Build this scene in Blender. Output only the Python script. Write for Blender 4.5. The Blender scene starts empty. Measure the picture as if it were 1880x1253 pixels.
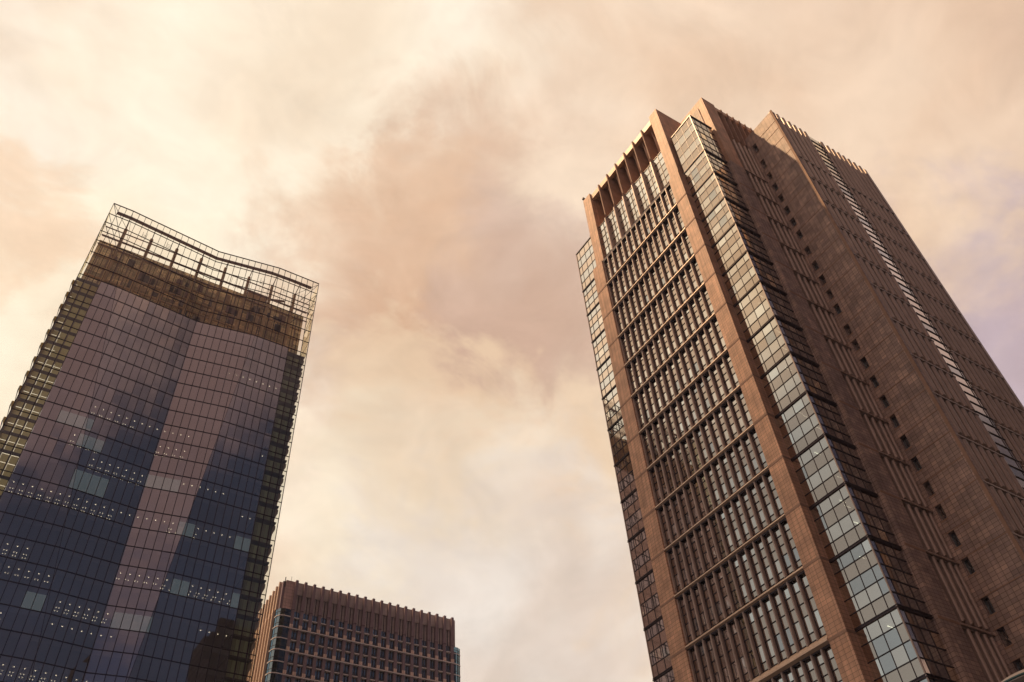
import bpy, math, random
from math import radians, sin, cos, pi, sqrt
from mathutils import Matrix, Vector
random.seed(7)
C = bpy.context.scene
G = -1.6                      # ground level; the camera stands at eye height over it

# ------------------------------------------------------------------ camera
RM = ((0.849423287316314, -0.34920362992906867, -0.3956474488848735),
      (-0.524680764547021, -0.6391067916577138, -0.5623634093460712),
      (-0.056481627801435966, 0.6852731818051436, -0.7260926194498567))
cd = bpy.data.cameras.new("camera"); cam = bpy.data.objects.new("camera", cd); C.collection.objects.link(cam)
cd.sensor_width = 36.0; cd.lens = 1560.0 / 1880.0 * 36.0; cd.clip_start = 0.1; cd.clip_end = 12000
cam.matrix_world = Matrix(RM).to_4x4()
C.camera = cam

def ray(px, py):
    v = Vector((px - 940.0, 626.5 - py, -1560.0)).normalized()
    return Matrix(RM) @ v

# ------------------------------------------------------------------ world
SUN_TO = Vector((-1.32, 1.0, 3.87)).normalized()
W = bpy.data.worlds.new("World"); C.world = W; W.use_nodes = True
nt = W.node_tree; N = nt.nodes; LK = nt.links; N.clear()
def nd(tree, t, **kw):
    n = tree.nodes.new(t)
    for k, v in kw.items(): setattr(n, k, v)
    return n
def lk(tree, a, b): tree.links.new(a, b)
def build_world():
    tc = nd(nt, 'ShaderNodeTexCoord')
    nrm = nd(nt, 'ShaderNodeVectorMath', operation='NORMALIZE'); lk(nt, tc.outputs['Generated'], nrm.inputs[0])
    D = nrm.outputs[0]
    def noise(scale, detail, rough, dist, off=(0, 0, 0), stretch=(1, 1, 1), lac=2.0):
        m = nd(nt, 'ShaderNodeMapping'); m.inputs['Location'].default_value = off; m.inputs['Scale'].default_value = stretch
        lk(nt, D, m.inputs[0])
        n = nd(nt, 'ShaderNodeTexNoise'); n.inputs['Scale'].default_value = scale; n.inputs['Detail'].default_value = detail
        n.inputs['Roughness'].default_value = rough; n.inputs['Distortion'].default_value = dist
        n.inputs['Lacunarity'].default_value = lac
        lk(nt, m.outputs[0], n.inputs['Vector']); return n
    nw = noise(2.6, 6, .55, .3, (3.1, 1.7, 5.2), (1, 1, 1.3))
    sub = nd(nt, 'ShaderNodeVectorMath', operation='SUBTRACT'); lk(nt, nw.outputs['Color'], sub.inputs[0]); sub.inputs[1].default_value = (.5, .5, .5)
    scl = nd(nt, 'ShaderNodeVectorMath', operation='SCALE'); lk(nt, sub.outputs[0], scl.inputs[0]); scl.inputs['Scale'].default_value = .34
    add = nd(nt, 'ShaderNodeVectorMath', operation='ADD'); lk(nt, D, add.inputs[0]); lk(nt, scl.outputs[0], add.inputs[1])
    nw2 = noise(8.0, 8, .62, .4, (1.1, 6.7, 2.2), (1, 1, 1.4))
    sub2 = nd(nt, 'ShaderNodeVectorMath', operation='SUBTRACT'); lk(nt, nw2.outputs['Color'], sub2.inputs[0]); sub2.inputs[1].default_value = (.5, .5, .5)
    scl2 = nd(nt, 'ShaderNodeVectorMath', operation='SCALE'); lk(nt, sub2.outputs[0], scl2.inputs[0]); scl2.inputs['Scale'].default_value = .33
    add2 = nd(nt, 'ShaderNodeVectorMath', operation='ADD'); lk(nt, add.outputs[0], add2.inputs[0]); lk(nt, scl2.outputs[0], add2.inputs[1])
    nn = nd(nt, 'ShaderNodeVectorMath', operation='NORMALIZE'); lk(nt, add2.outputs[0], nn.inputs[0])
    WD = nn.outputs[0]
    def srgb(c):
        return tuple(((x/255)/12.92 if x/255 <= .04045 else ((x/255+.055)/1.055)**2.4) for x in c) + (1,)
    base = nd(nt, 'ShaderNodeRGB'); base.outputs[0].default_value = srgb(SKY_BASE)
    cur = base.outputs[0]
    for (d, col, r0, r1, amt, warped) in LOBES:
        v = Vector(d).normalized()
        dot = nd(nt, 'ShaderNodeVectorMath', operation='DOT_PRODUCT'); lk(nt, WD if warped else D, dot.inputs[0]); dot.inputs[1].default_value = v
        mr = nd(nt, 'ShaderNodeMapRange'); mr.interpolation_type = 'SMOOTHSTEP'
        mr.inputs['From Min'].default_value = cos(radians(r1)); mr.inputs['From Max'].default_value = cos(radians(r0))
        mr.inputs['To Min'].default_value = 0; mr.inputs['To Max'].default_value = amt
        lk(nt, dot.outputs['Value'], mr.inputs['Value'])
        mx = nd(nt, 'ShaderNodeMix', data_type='RGBA'); lk(nt, mr.outputs[0], mx.inputs[0]); lk(nt, cur, mx.inputs[6])
        mx.inputs[7].default_value = srgb(col); cur = mx.outputs[2]
    # cloud structure: wisps lighter and darker
    n1 = noise(4.0, 9, .52, .35, (0.4, 2.0, 1.1), (1, 1, 1.5))
    n2 = noise(9.0, 9, .62, .8, (5.4, .3, 7.7), (1, 1.15, 1.6))
    a = nd(nt, 'ShaderNodeMapRange'); a.interpolation_type = 'SMOOTHSTEP'; a.inputs['From Min'].default_value = .34; a.inputs['From Max'].default_value = .66; lk(nt, n1.outputs[0], a.inputs[0])
    tint = nd(nt, 'ShaderNodeMix', data_type='RGBA'); lk(nt, a.outputs[0], tint.inputs[0]); tint.inputs[6].default_value = (.94, .87, .81, 1); tint.inputs[7].default_value = (1.08, 1.08, 1.07, 1)
    b = nd(nt, 'ShaderNodeMapRange'); b.inputs['From Min'].default_value = .3; b.inputs['From Max'].default_value = .7
    b.inputs['To Min'].default_value = 1.0; b.inputs['To Max'].default_value = 1.16; lk(nt, n2.outputs[0], b.inputs[0])
    vm = nd(nt, 'ShaderNodeVectorMath', operation='MULTIPLY'); lk(nt, cur, vm.inputs[0]); lk(nt, tint.outputs[2], vm.inputs[1])
    sc = nd(nt, 'ShaderNodeVectorMath', operation='SCALE'); lk(nt, vm.outputs[0], sc.inputs[0]); lk(nt, b.outputs[0], sc.inputs['Scale'])
    # clear Nishita sky shows faintly through the thin overcast
    sky = nd(nt, 'ShaderNodeTexSky', sky_type='NISHITA'); sky.sun_disc = False
    sky.sun_elevation = math.asin(SUN_TO.z); sky.sun_rotation = math.atan2(SUN_TO.x, SUN_TO.y)
    bg1 = nd(nt, 'ShaderNodeBackground'); lk(nt, sky.outputs[0], bg1.inputs[0]); bg1.inputs[1].default_value = .05
    bg2 = nd(nt, 'ShaderNodeBackground'); lk(nt, sc.outputs[0], bg2.inputs[0]); bg2.inputs[1].default_value = .85
    ms = nd(nt, 'ShaderNodeMixShader'); ms.inputs[0].default_value = .93
    lk(nt, bg1.outputs[0], ms.inputs[1]); lk(nt, bg2.outputs[0], ms.inputs[2])
    out = nd(nt, 'ShaderNodeOutputWorld'); lk(nt, ms.outputs[0], out.inputs[0])
def dirae(az, el):
    return (cos(radians(el))*cos(radians(az)), cos(radians(el))*sin(radians(az)), sin(radians(el)))
SKY_BASE = (243, 219, 190)
# direction, sRGB colour, inner and outer radius in degrees, amount, follows the cloud warp
LOBES = [
    (dirae(-100, 30), (192, 158, 146), 45, 105, 1.0, False),     # the dimmer half of the sky away from the sun
    (dirae(-90, 72), (212, 172, 148), 10, 42, .75, True),
    (dirae(-85, -8), (38, 58, 88), 34, 68, .92, True),
    (dirae(-62, 24), (50, 58, 73), 19, 33, .9, True),           # dark blue break in the clouds behind
    (dirae(-36, 38), (56, 56, 72), 12, 25, .93, True),
    (dirae(-106, 43), (150, 122, 116), 5, 19, .8, True),
    (dirae(-30, 64), (246, 214, 176), 4, 13, .9, True),
    (dirae(-17, 42), (212, 188, 184), 5, 11, .85, False),
    ((0.3, 0.5, -1), (70, 80, 110), 50, 88, .9, False),            # dull blue haze below the horizon
    (dirae(140, 58), (255, 214, 156), 16, 36, .9, True),
    (dirae(140, 16), (164, 176, 184), 16, 38, .9, True),
    (ray(250, 60), (255, 240, 220), 16, 42, 1.0, True),
    (ray(560, 230), (255, 240, 216), 5, 16, .8, True),
    (ray(30, 720), (255, 240, 212), 6, 17, .8, True),
    (ray(20, 410), (244, 204, 168), 1, 6, .6, True),
    (ray(770, 560), (200, 158, 134), 1, 14, .75, True),
    (ray(880, 400), (222, 188, 160), 2, 12, .6, True),
    (ray(610, 440), (232, 194, 160), 1, 9, .55, True),
    (ray(980, 560), (212, 186, 172), 2, 9, .5, True),
    (ray(740, 720), (250, 226, 194), 2, 8, .75, True),
    (ray(840, 830), (234, 208, 184), 1, 5, .5, True),
    (ray(800, 1000), (246, 232, 208), 4, 12, .75, True),
    (ray(980, 1200), (232, 222, 214), 5, 15, .8, True),
    (ray(1900, 690), (176, 162, 184), 2, 12, .75, True),
    (ray(1500, 60), (244, 216, 188), 8, 22, .7, True),
]
build_world()

sd = bpy.data.lights.new("sun", 'SUN'); sun = bpy.data.objects.new("sun", sd); C.collection.objects.link(sun)
sd.energy = 5.0; sd.angle = radians(0.8); sd.color = (1.0, .64, .34)
sun.rotation_euler = SUN_TO.to_track_quat('Z', 'Y').to_euler()
C.view_settings.view_transform = 'Standard'; C.view_settings.look = 'None'
C.view_settings.exposure = 0.25; C.view_settings.gamma = 1.0
C.cycles.max_bounces = 8; C.cycles.transparent_max_bounces = 12; C.cycles.glossy_bounces = 4; C.cycles.diffuse_bounces = 2
C.cycles.caustics_reflective = False; C.cycles.caustics_refractive = False

# ------------------------------------------------------------------ materials
def mat(name):
    m = bpy.data.materials.new(name); m.use_nodes = True; m.node_tree.nodes.clear(); return m
def principled(name, col, rough=.6, metal=0., spec=.5, var=0., vscale=.3):
    m = mat(name); t = m.node_tree
    p = nd(t, 'ShaderNodeBsdfPrincipled'); o = nd(t, 'ShaderNodeOutputMaterial'); lk(t, p.outputs[0], o.inputs[0])
    p.inputs['Base Color'].default_value = (*col, 1); p.inputs['Roughness'].default_value = rough; p.inputs['Metallic'].default_value = metal
    p.inputs['Specular IOR Level'].default_value = spec
    if var:
        tc = nd(t, 'ShaderNodeTexCoord'); n = nd(t, 'ShaderNodeTexNoise'); n.inputs['Scale'].default_value = vscale; n.inputs['Detail'].default_value = 6
        lk(t, tc.outputs['Object'], n.inputs['Vector'])
        mr = nd(t, 'ShaderNodeMapRange'); mr.inputs['From Min'].default_value = .3; mr.inputs['From Max'].default_value = .7
        mr.inputs['To Min'].default_value = 1 - var; mr.inputs['To Max'].default_value = 1 + var; lk(t, n.outputs[0], mr.inputs[0])
        s = nd(t, 'ShaderNodeVectorMath', operation='SCALE'); s.inputs[0].default_value = col; lk(t, mr.outputs[0], s.inputs['Scale'])
        lk(t, s.outputs[0], p.inputs['Base Color'])
    return m
def stone(name, c1, c2, mortar, bw=.92, bh=.62, rough=.6, blotch=.35, joint=.03, bigh=8.6):
    """tiled stone cladding for axis-aligned walls"""
    m = mat(name); t = m.node_tree
    p = nd(t, 'ShaderNodeBsdfPrincipled'); o = nd(t, 'ShaderNodeOutputMaterial'); lk(t, p.outputs[0], o.inputs[0])
    tc = nd(t, 'ShaderNodeTexCoord'); sx = nd(t, 'ShaderNodeSeparateXYZ'); lk(t, tc.outputs['Object'], sx.inputs[0])
    ad = nd(t, 'ShaderNodeMath', operation='ADD'); lk(t, sx.outputs[0], ad.inputs[0]); lk(t, sx.outputs[1], ad.inputs[1])
    cb = nd(t, 'ShaderNodeCombineXYZ'); lk(t, ad.outputs[0], cb.inputs[0]); lk(t, sx.outputs[2], cb.inputs[1])
    b = nd(t, 'ShaderNodeTexBrick'); b.offset = 0.0; b.squash = 1.0
    b.inputs['Color1'].default_value = (*c1, 1); b.inputs['Color2'].default_value = (*c2, 1); b.inputs['Mortar'].default_value = (*mortar, 1)
    b.inputs['Scale'].default_value = 1; b.inputs['Mortar Size'].default_value = joint; b.inputs['Mortar Smooth'].default_value = .3; b.inputs['Bias'].default_value = 0
    b.inputs['Brick Width'].default_value = bw; b.inputs['Row Height'].default_value = bh
    lk(t, cb.outputs[0], b.inputs['Vector'])
    # second, coarser set of slabs with their own tone
    b2 = nd(t, 'ShaderNodeTexBrick'); b2.offset = .5
    b2.inputs['Color1'].default_value = (1 + blotch, 1 + blotch*.9, 1 + blotch*.75, 1); b2.inputs['Color2'].default_value = (1 - blotch, 1 - blotch*.9, 1 - blotch*.8, 1)
    b2.inputs['Mortar'].default_value = (1, 1, 1, 1); b2.inputs['Scale'].default_value = 1; b2.inputs['Mortar Size'].default_value = 0
    b2.inputs['Brick Width'].default_value = bw*2; b2.inputs['Row Height'].default_value = bh*3
    lk(t, cb.outputs[0], b2.inputs['Vector'])
    mm = nd(t, 'ShaderNodeVectorMath', operation='MULTIPLY'); lk(t, b.outputs[0], mm.inputs[0]); lk(t, b2.outputs[0], mm.inputs[1])
    n = nd(t, 'ShaderNodeTexNoise'); n.inputs['Scale'].default_value = .35; n.inputs['Detail'].default_value = 8; lk(t, cb.outputs[0], n.inputs['Vector'])
    mr = nd(t, 'ShaderNodeMapRange'); mr.inputs['From Min'].default_value = .3; mr.inputs['From Max'].default_value = .7
    mr.inputs['To Min'].default_value = .82; mr.inputs['To Max'].default_value = 1.18; lk(t, n.outputs[0], mr.inputs[0])
    s = nd(t, 'ShaderNodeVectorMath', operation='SCALE'); lk(t, mm.outputs[0], s.inputs[0]); lk(t, mr.outputs[0], s.inputs['Scale'])
    # rain streaks running down the slabs
    mp = nd(t, 'ShaderNodeMapping'); mp.inputs['Scale'].default_value = (1.7, .07, 1); lk(t, cb.outputs[0], mp.inputs[0])
    n3 = nd(t, 'ShaderNodeTexNoise'); n3.inputs['Scale'].default_value = 1; n3.inputs['Detail'].default_value = 5; lk(t, mp.outputs[0], n3.inputs['Vector'])
    r3 = nd(t, 'ShaderNodeMapRange'); r3.inputs['From Min'].default_value = .35; r3.inputs['From Max'].default_value = .65; r3.inputs['To Min'].default_value = .84; r3.inputs['To Max'].default_value = 1.08; lk(t, n3.outputs[0], r3.inputs[0])
    s2 = nd(t, 'ShaderNodeVectorMath', operation='SCALE'); lk(t, s.outputs[0], s2.inputs[0]); lk(t, r3.outputs[0], s2.inputs['Scale']); s = s2
    lk(t, s.outputs[0], p.inputs['Base Color']); p.inputs['Roughness'].default_value = rough; p.inputs['Specular IOR Level'].default_value = .3
    bp = nd(t, 'ShaderNodeBump'); bp.inputs['Strength'].default_value = .3; bp.inputs['Distance'].default_value = .03; bp.invert = True
    lk(t, b.outputs['Fac'], bp.inputs['Height']); lk(t, bp.outputs[0], p.inputs['Normal'])
    return m
def glass(name, refl, tcol, rcol=(1, 1, 1), rough=0.01, bump=.0, bscale=.4):
    """window glass: a share of mirror reflection, the rest passes tinted"""
    m = mat(name); t = m.node_tree
    g = nd(t, 'ShaderNodeBsdfAnisotropic') if False else nd(t, 'ShaderNodeBsdfGlossy'); g.inputs['Color'].default_value = (*rcol, 1); g.inputs['Roughness'].default_value = rough
    tr = nd(t, 'ShaderNodeBsdfTransparent'); tr.inputs[0].default_value = (*tcol, 1)
    mx = nd(t, 'ShaderNodeMixShader'); lk(t, tr.outputs[0], mx.inputs[1]); lk(t, g.outputs[0], mx.inputs[2])
    lw = nd(t, 'ShaderNodeLayerWeight'); lw.inputs[0].default_value = .35
    mr = nd(t, 'ShaderNodeMapRange'); mr.inputs['To Min'].default_value = refl; mr.inputs['To Max'].default_value = min(1, refl + .35); lk(t, lw.outputs['Fresnel'], mr.inputs[0])
    lk(t, mr.outputs[0], mx.inputs[0])
    o = nd(t, 'ShaderNodeOutputMaterial'); lk(t, mx.outputs[0], o.inputs[0])
    if bump:
        tc = nd(t, 'ShaderNodeTexCoord'); n = nd(t, 'ShaderNodeTexNoise'); n.inputs['Scale'].default_value = bscale; n.inputs['Detail'].default_value = 1
        lk(t, tc.outputs['Object'], n.inputs['Vector'])
        bp = nd(t, 'ShaderNodeBump'); bp.inputs['Strength'].default_value = bump; bp.inputs['Distance'].default_value = .1
        lk(t, n.outputs[0], bp.inputs['Height']); lk(t, bp.outputs[0], g.inputs['Normal'])
    return m
def emit(name, col, s):
    m = mat(name); t = m.node_tree; e = nd(t, 'ShaderNodeEmission'); e.inputs[0].default_value = (*col, 1); e.inputs[1].default_value = s
    o = nd(t, 'ShaderNodeOutputMaterial'); lk(t, e.outputs[0], o.inputs[0]); return m
def screen(name, col, ft=.5):
    m = mat(name); t = m.node_tree
    d = nd(t, 'ShaderNodeBsdfDiffuse'); d.inputs[0].default_value = (*col, 1)
    tr = nd(t, 'ShaderNodeBsdfTranslucent'); tr.inputs[0].default_value = (*col, 1)
    mx = nd(t, 'ShaderNodeMixShader'); mx.inputs[0].default_value = ft
    lk(t, d.outputs[0], mx.inputs[1]); lk(t, tr.outputs[0], mx.inputs[2])
    o = nd(t, 'ShaderNodeOutputMaterial'); lk(t, mx.outputs[0], o.inputs[0]); return m

def louvre_screen(name, c1, c2, mortar, bw, bh, blotch, joint, rough):
    m = stone(name, c1, c2, mortar, bw, bh, rough, blotch, joint); t = m.node_tree
    p = [n for n in t.nodes if n.type == 'BSDF_PRINCIPLED'][0]; o = [n for n in t.nodes if n.type == 'OUTPUT_MATERIAL'][0]
    tr = nd(t, 'ShaderNodeBsdfTranslucent'); lk(t, p.inputs['Base Color'].links[0].from_socket, tr.inputs[0])
    mx = nd(t, 'ShaderNodeMixShader'); mx.inputs[0].default_value = .55; lk(t, p.outputs[0], mx.inputs[1]); lk(t, tr.outputs[0], mx.inputs[2]); lk(t, mx.outputs[0], o.inputs[0])
    return m
M = {}
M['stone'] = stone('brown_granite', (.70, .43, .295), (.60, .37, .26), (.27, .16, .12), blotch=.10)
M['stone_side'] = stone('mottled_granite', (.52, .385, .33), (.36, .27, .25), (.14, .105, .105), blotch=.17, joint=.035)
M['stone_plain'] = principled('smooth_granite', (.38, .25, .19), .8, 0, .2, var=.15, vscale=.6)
M['stone_recess'] = principled('recess_granite', (.60, .38, .27), .6, var=.12, vscale=.5)
M['fin'] = principled('bronze_fin', (.43, .335, .29), .4, .15, var=.12, vscale=.4)
M['ledge'] = principled('bronze_ledge', (.62, .47, .37), .4, .25, var=.08, vscale=.7)
M['beam'] = principled('pale_beam', (.68, .46, .32), .5)
M['frame'] = principled('dark_window_frame', (.045, .035, .04), .4, .5)
M['band'] = principled('dark_metal_band', (.06, .042, .045), .35, .6, var=.1)
M['win_a'] = glass('window_glass', .70, (.35, .4, .4), (.97, .88, .75), .02, .02, .5)
M['win_b'] = glass('window_glass_pale', .80, (.3, .35, .35), (1, .97, .86), .03, .02, .5)
M['win_c'] = glass('window_glass_dim', .56, (.25, .3, .32), (.85, .84, .78), .02, .02, .5)
M['spandrel'] = glass('spandrel_glass', .62, (.08, .08, .08), (.85, .70, .56), .06)
M['side_spandrel'] = glass('side_spandrel_glass', .5, (.06, .06, .07), (.72, .72, .76), .06)
M['side_win'] = glass('side_window_glass', .58, (.10, .11, .12), (.80, .80, .80), .02, .02, .5)
M['lt_glass'] = glass('curtain_wall_glass', .42, (.52, .56, .58), (.95, .93, .95), .005)
_t = M['lt_glass'].node_tree      # every pane sits a hair out of plane
_tc = nd(_t, 'ShaderNodeTexCoord'); _sn = nd(_t, 'ShaderNodeVectorMath', operation='SNAP'); _sn.inputs[1].default_value = (1.7424, 1000, 4.49)
_of = nd(_t, 'ShaderNodeVectorMath', operation='ADD'); _of.inputs[1].default_value = (29.62, 0, 1.6 - 2.9); lk(_t, _tc.outputs['Object'], _of.inputs[0]); lk(_t, _of.outputs[0], _sn.inputs[0])
_wn = nd(_t, 'ShaderNodeTexWhiteNoise'); lk(_t, _sn.outputs[0], _wn.inputs['Vector'])
_sb = nd(_t, 'ShaderNodeVectorMath', operation='SUBTRACT'); lk(_t, _wn.outputs['Color'], _sb.inputs[0]); _sb.inputs[1].default_value = (.5, .5, .5)
_sc = nd(_t, 'ShaderNodeVectorMath', operation='SCALE'); lk(_t, _sb.outputs[0], _sc.inputs[0]); _sc.inputs['Scale'].default_value = .016
_ge = nd(_t, 'ShaderNodeNewGeometry'); _ad = nd(_t, 'ShaderNodeVectorMath', operation='ADD'); lk(_t, _ge.outputs['Normal'], _ad.inputs[0]); lk(_t, _sc.outputs[0], _ad.inputs[1])
_nm = nd(_t, 'ShaderNodeVectorMath', operation='NORMALIZE'); lk(_t, _ad.outputs[0], _nm.inputs[0])
lk(_t, _nm.outputs[0], [n for n in _t.nodes if n.type == 'BSDF_GLOSSY'][0].inputs['Normal'])
M['crown_glass'] = glass('clear_crown_glass', .04, (.97, .95, .90), (1, 1, 1), .01)
M['corner_glass'] = glass('corner_glass', .10, (.86, .88, .82), (.9, .95, .95), .01)
M['flank_glass'] = principled('flank_glass', (.05, .10, .11), .08, 0, .8)
M['crown_side'] = glass('tinted_return_glass', .05, (.95, .88, .66), (1, 1, 1), .01)
M['core'] = principled('interior_wall', (.055, .06, .075), .9)
M['interior_dark'] = principled('dark_interior', (.07, .095, .115), .9)
M['slab'] = principled('floor_slab', (.16, .15, .15), .8)
M['lt_spandrel'] = principled('spandrel_panel', (.62, .56, .54), .8)
M['ceil'] = principled('office_ceiling', (.20, .20, .20), .9)
M['mull'] = principled('dark_mullion', (.022, .018, .03), .5, .3)
M['steel'] = principled('painted_steel', (.30, .20, .18), .5, .2, var=.1)
M['col'] = principled('crown_column', (.66, .46, .26), .6, var=.15)
M['lamp'] = emit('downlight', (1, .80, .52), 2.8)
M['tube'] = emit('fluorescent_tube', (1, .88, .6), 5)
M['blind'] = emit('lit_room', (.66, .74, .62), .17)  # room light behind the blinds put in as their own faint glow
M['olive'] = screen('translucent_screen', (.78, .66, .36), .7)
M['teal'] = screen('green_screen', (.46, .50, .38), .7)
M['scallop'] = principled('side_louvre', (.38, .32, .27), .6, .1, var=.15, vscale=1)
M['mech'] = louvre_screen('mechanical_louvres', (.86, .70, .44), (.62, .48, .31), (.32, .25, .19), bw=1.75, bh=.55, blotch=.4, joint=.07, rough=.7)
M['red'] = principled('red_brown_cladding', (.235, .17, .20), .65, var=.12, vscale=.4)
M['red_panel'] = stone('beige_cladding', (.56, .48, .46), (.52, .45, .43), (.36, .30, .30), bw=.9, bh=1.2, blotch=.05)
M['pink'] = stone('pink_cladding', (.66, .47, .44), (.62, .44, .41), (.30, .19, .17), bw=.85, bh=1.15, blotch=.04, joint=.05)
M['groove'] = principled('dark_groove', (.03, .03, .04), .7)
M['pale'] = principled('pale_ledge', (.86, .80, .80), .6)
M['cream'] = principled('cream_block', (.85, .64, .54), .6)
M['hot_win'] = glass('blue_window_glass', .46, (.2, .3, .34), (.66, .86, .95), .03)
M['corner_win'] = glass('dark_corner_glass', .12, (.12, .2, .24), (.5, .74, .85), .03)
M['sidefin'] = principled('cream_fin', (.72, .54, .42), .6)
M['ground'] = None

# ------------------------------------------------------------------ mesh helpers
class MB:
    def __init__(s): s.v = []; s.f = []; s.m = []; s.mats = []
    def mi(s, m):
        if m not in s.mats: s.mats.append(m)
        return s.mats.index(m)
    def face(s, pts, m):
        i = len(s.v); s.v += [tuple(p) for p in pts]; s.f.append(tuple(range(i, i+len(pts)))); s.m.append(s.mi(m))
    def box(s, x0, x1, y0, y1, z0, z1, m):
        i = len(s.v); s.v += [(x, y, z) for z in (z0, z1) for x, y in ((x0, y0), (x1, y0), (x1, y1), (x0, y1))]
        for q in ((0, 3, 2, 1), (4, 5, 6, 7), (0, 1, 5, 4), (1, 2, 6, 5), (2, 3, 7, 6), (3, 0, 4, 7)):
            s.f.append(tuple(i+k for k in q)); s.m.append(s.mi(m))
    def loft(s, loops, m, cap=True):
        i = len(s.v); n = len(loops[0]); k = s.mi(m)
        for l in loops: s.v += [tuple(p) for p in l]
        for a in range(len(loops)-1):
            for b in range(n):
                c = (b+1) % n
                s.f.append((i+a*n+b, i+a*n+c, i+(a+1)*n+c, i+(a+1)*n+b)); s.m.append(k)
        if cap:
            s.f.append(tuple(i+b for b in reversed(range(n)))); s.m.append(k)
            s.f.append(tuple(i+(len(loops)-1)*n+b for b in range(n))); s.m.append(k)
    def tube(s, p, q, r, m, n=8, r2=None):
        p = Vector(p); q = Vector(q); d = (q-p).normalized(); u = d.orthogonal().normalized(); w = d.cross(u); r2 = r if r2 is None else r2
        s.loft([[p+(u*cos(2*pi*k/n)+w*sin(2*pi*k/n))*r for k in range(n)], [q+(u*cos(2*pi*k/n)+w*sin(2*pi*k/n))*r2 for k in range(n)]], m)
    def path(s, pts, r, m, n=8):
        pts = [Vector(p) for p in pts]; loops = []
        for i, p in enumerate(pts):
            d = (pts[min(i+1, len(pts)-1)]-pts[max(i-1, 0)]).normalized(); u = d.cross(Vector((0, 0, 1)))
            if u.length < .01: u = Vector((1, 0, 0))
            u.normalize(); w = d.cross(u)
            loops.append([p+(u*cos(2*pi*k/n)+w*sin(2*pi*k/n))*r for k in range(n)])
        s.loft(loops, m)
    def join(s, o):
        i = len(s.v); s.v += o.v; mp = [s.mi(m) for m in o.mats]
        s.f += [tuple(a+i for a in f) for f in o.f]; s.m += [mp[k] for k in o.m]
    def area(s):   # rough picture size of the piece, for picking the largest
        if not s.v: return 0
        c = Vector(s.v[0]); d = Vector(s.v[-1]); return (c-d).length / max(1, ((c+d)/2).length)
def link(o): C.collection.objects.link(o); return o
def obj(name, mb, parent=None):
    me = bpy.data.meshes.new(name)
    off = Vector((0, 0, 0)); p = parent
    while p: off += p.location; p = p.parent
    me.from_pydata([tuple(Vector(v)-off) for v in mb.v], [], mb.f)
    for m in mb.mats: me.materials.append(m)
    me.polygons.foreach_set('material_index', mb.m); me.update()
    o = link(bpy.data.objects.new(name, me))
    if parent: o.parent = parent
    return o
def thing(name, label, cat, loc, group=None):
    o = link(bpy.data.objects.new(name, None)); o.location = loc; o['label'] = label; o['category'] = cat; o.empty_display_size = 1
    if group: o['group'] = group
    return o
def many(name, mbs, parent, cap=100):
    """each piece a part of its own; past 100 the rest as one part"""
    mbs = [m for m in mbs if m.v]; mbs.sort(key=lambda m: -m.area())
    for m in mbs[:cap]: obj(name, m, parent)
    if len(mbs) > cap:
        r = MB()
        for m in mbs[cap:]: r.join(m)
        o = obj(name, r, parent); o['kind'] = 'stuff'

# ------------------------------------------------------------------ ground
def ground():
    m = mat('grey_paving'); t = m.node_tree
    p = nd(t, 'ShaderNodeBsdfPrincipled'); o = nd(t, 'ShaderNodeOutputMaterial'); lk(t, p.outputs[0], o.inputs[0])
    tc = nd(t, 'ShaderNodeTexCoord'); b = nd(t, 'ShaderNodeTexBrick'); lk(t, tc.outputs['Object'], b.inputs['Vector'])
    b.inputs['Color1'].default_value = (.08, .085, .10, 1); b.inputs['Color2'].default_value = (.065, .065, .07, 1); b.inputs['Mortar'].default_value = (.03, .03, .03, 1)
    b.inputs['Scale'].default_value = 1; b.inputs['Brick Width'].default_value = .8; b.inputs['Row Height'].default_value = .4; b.inputs['Mortar Size'].default_value = .01
    lk(t, b.outputs[0], p.inputs['Base Color']); p.inputs['Roughness'].default_value = .7
    g = MB(); S = 5000
    g.face([(-S, -S, G), (S, -S, G), (S, S, G), (-S, S, G)], m)
    q = obj('ground', g); q['kind'] = 'structure'
ground()

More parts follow.
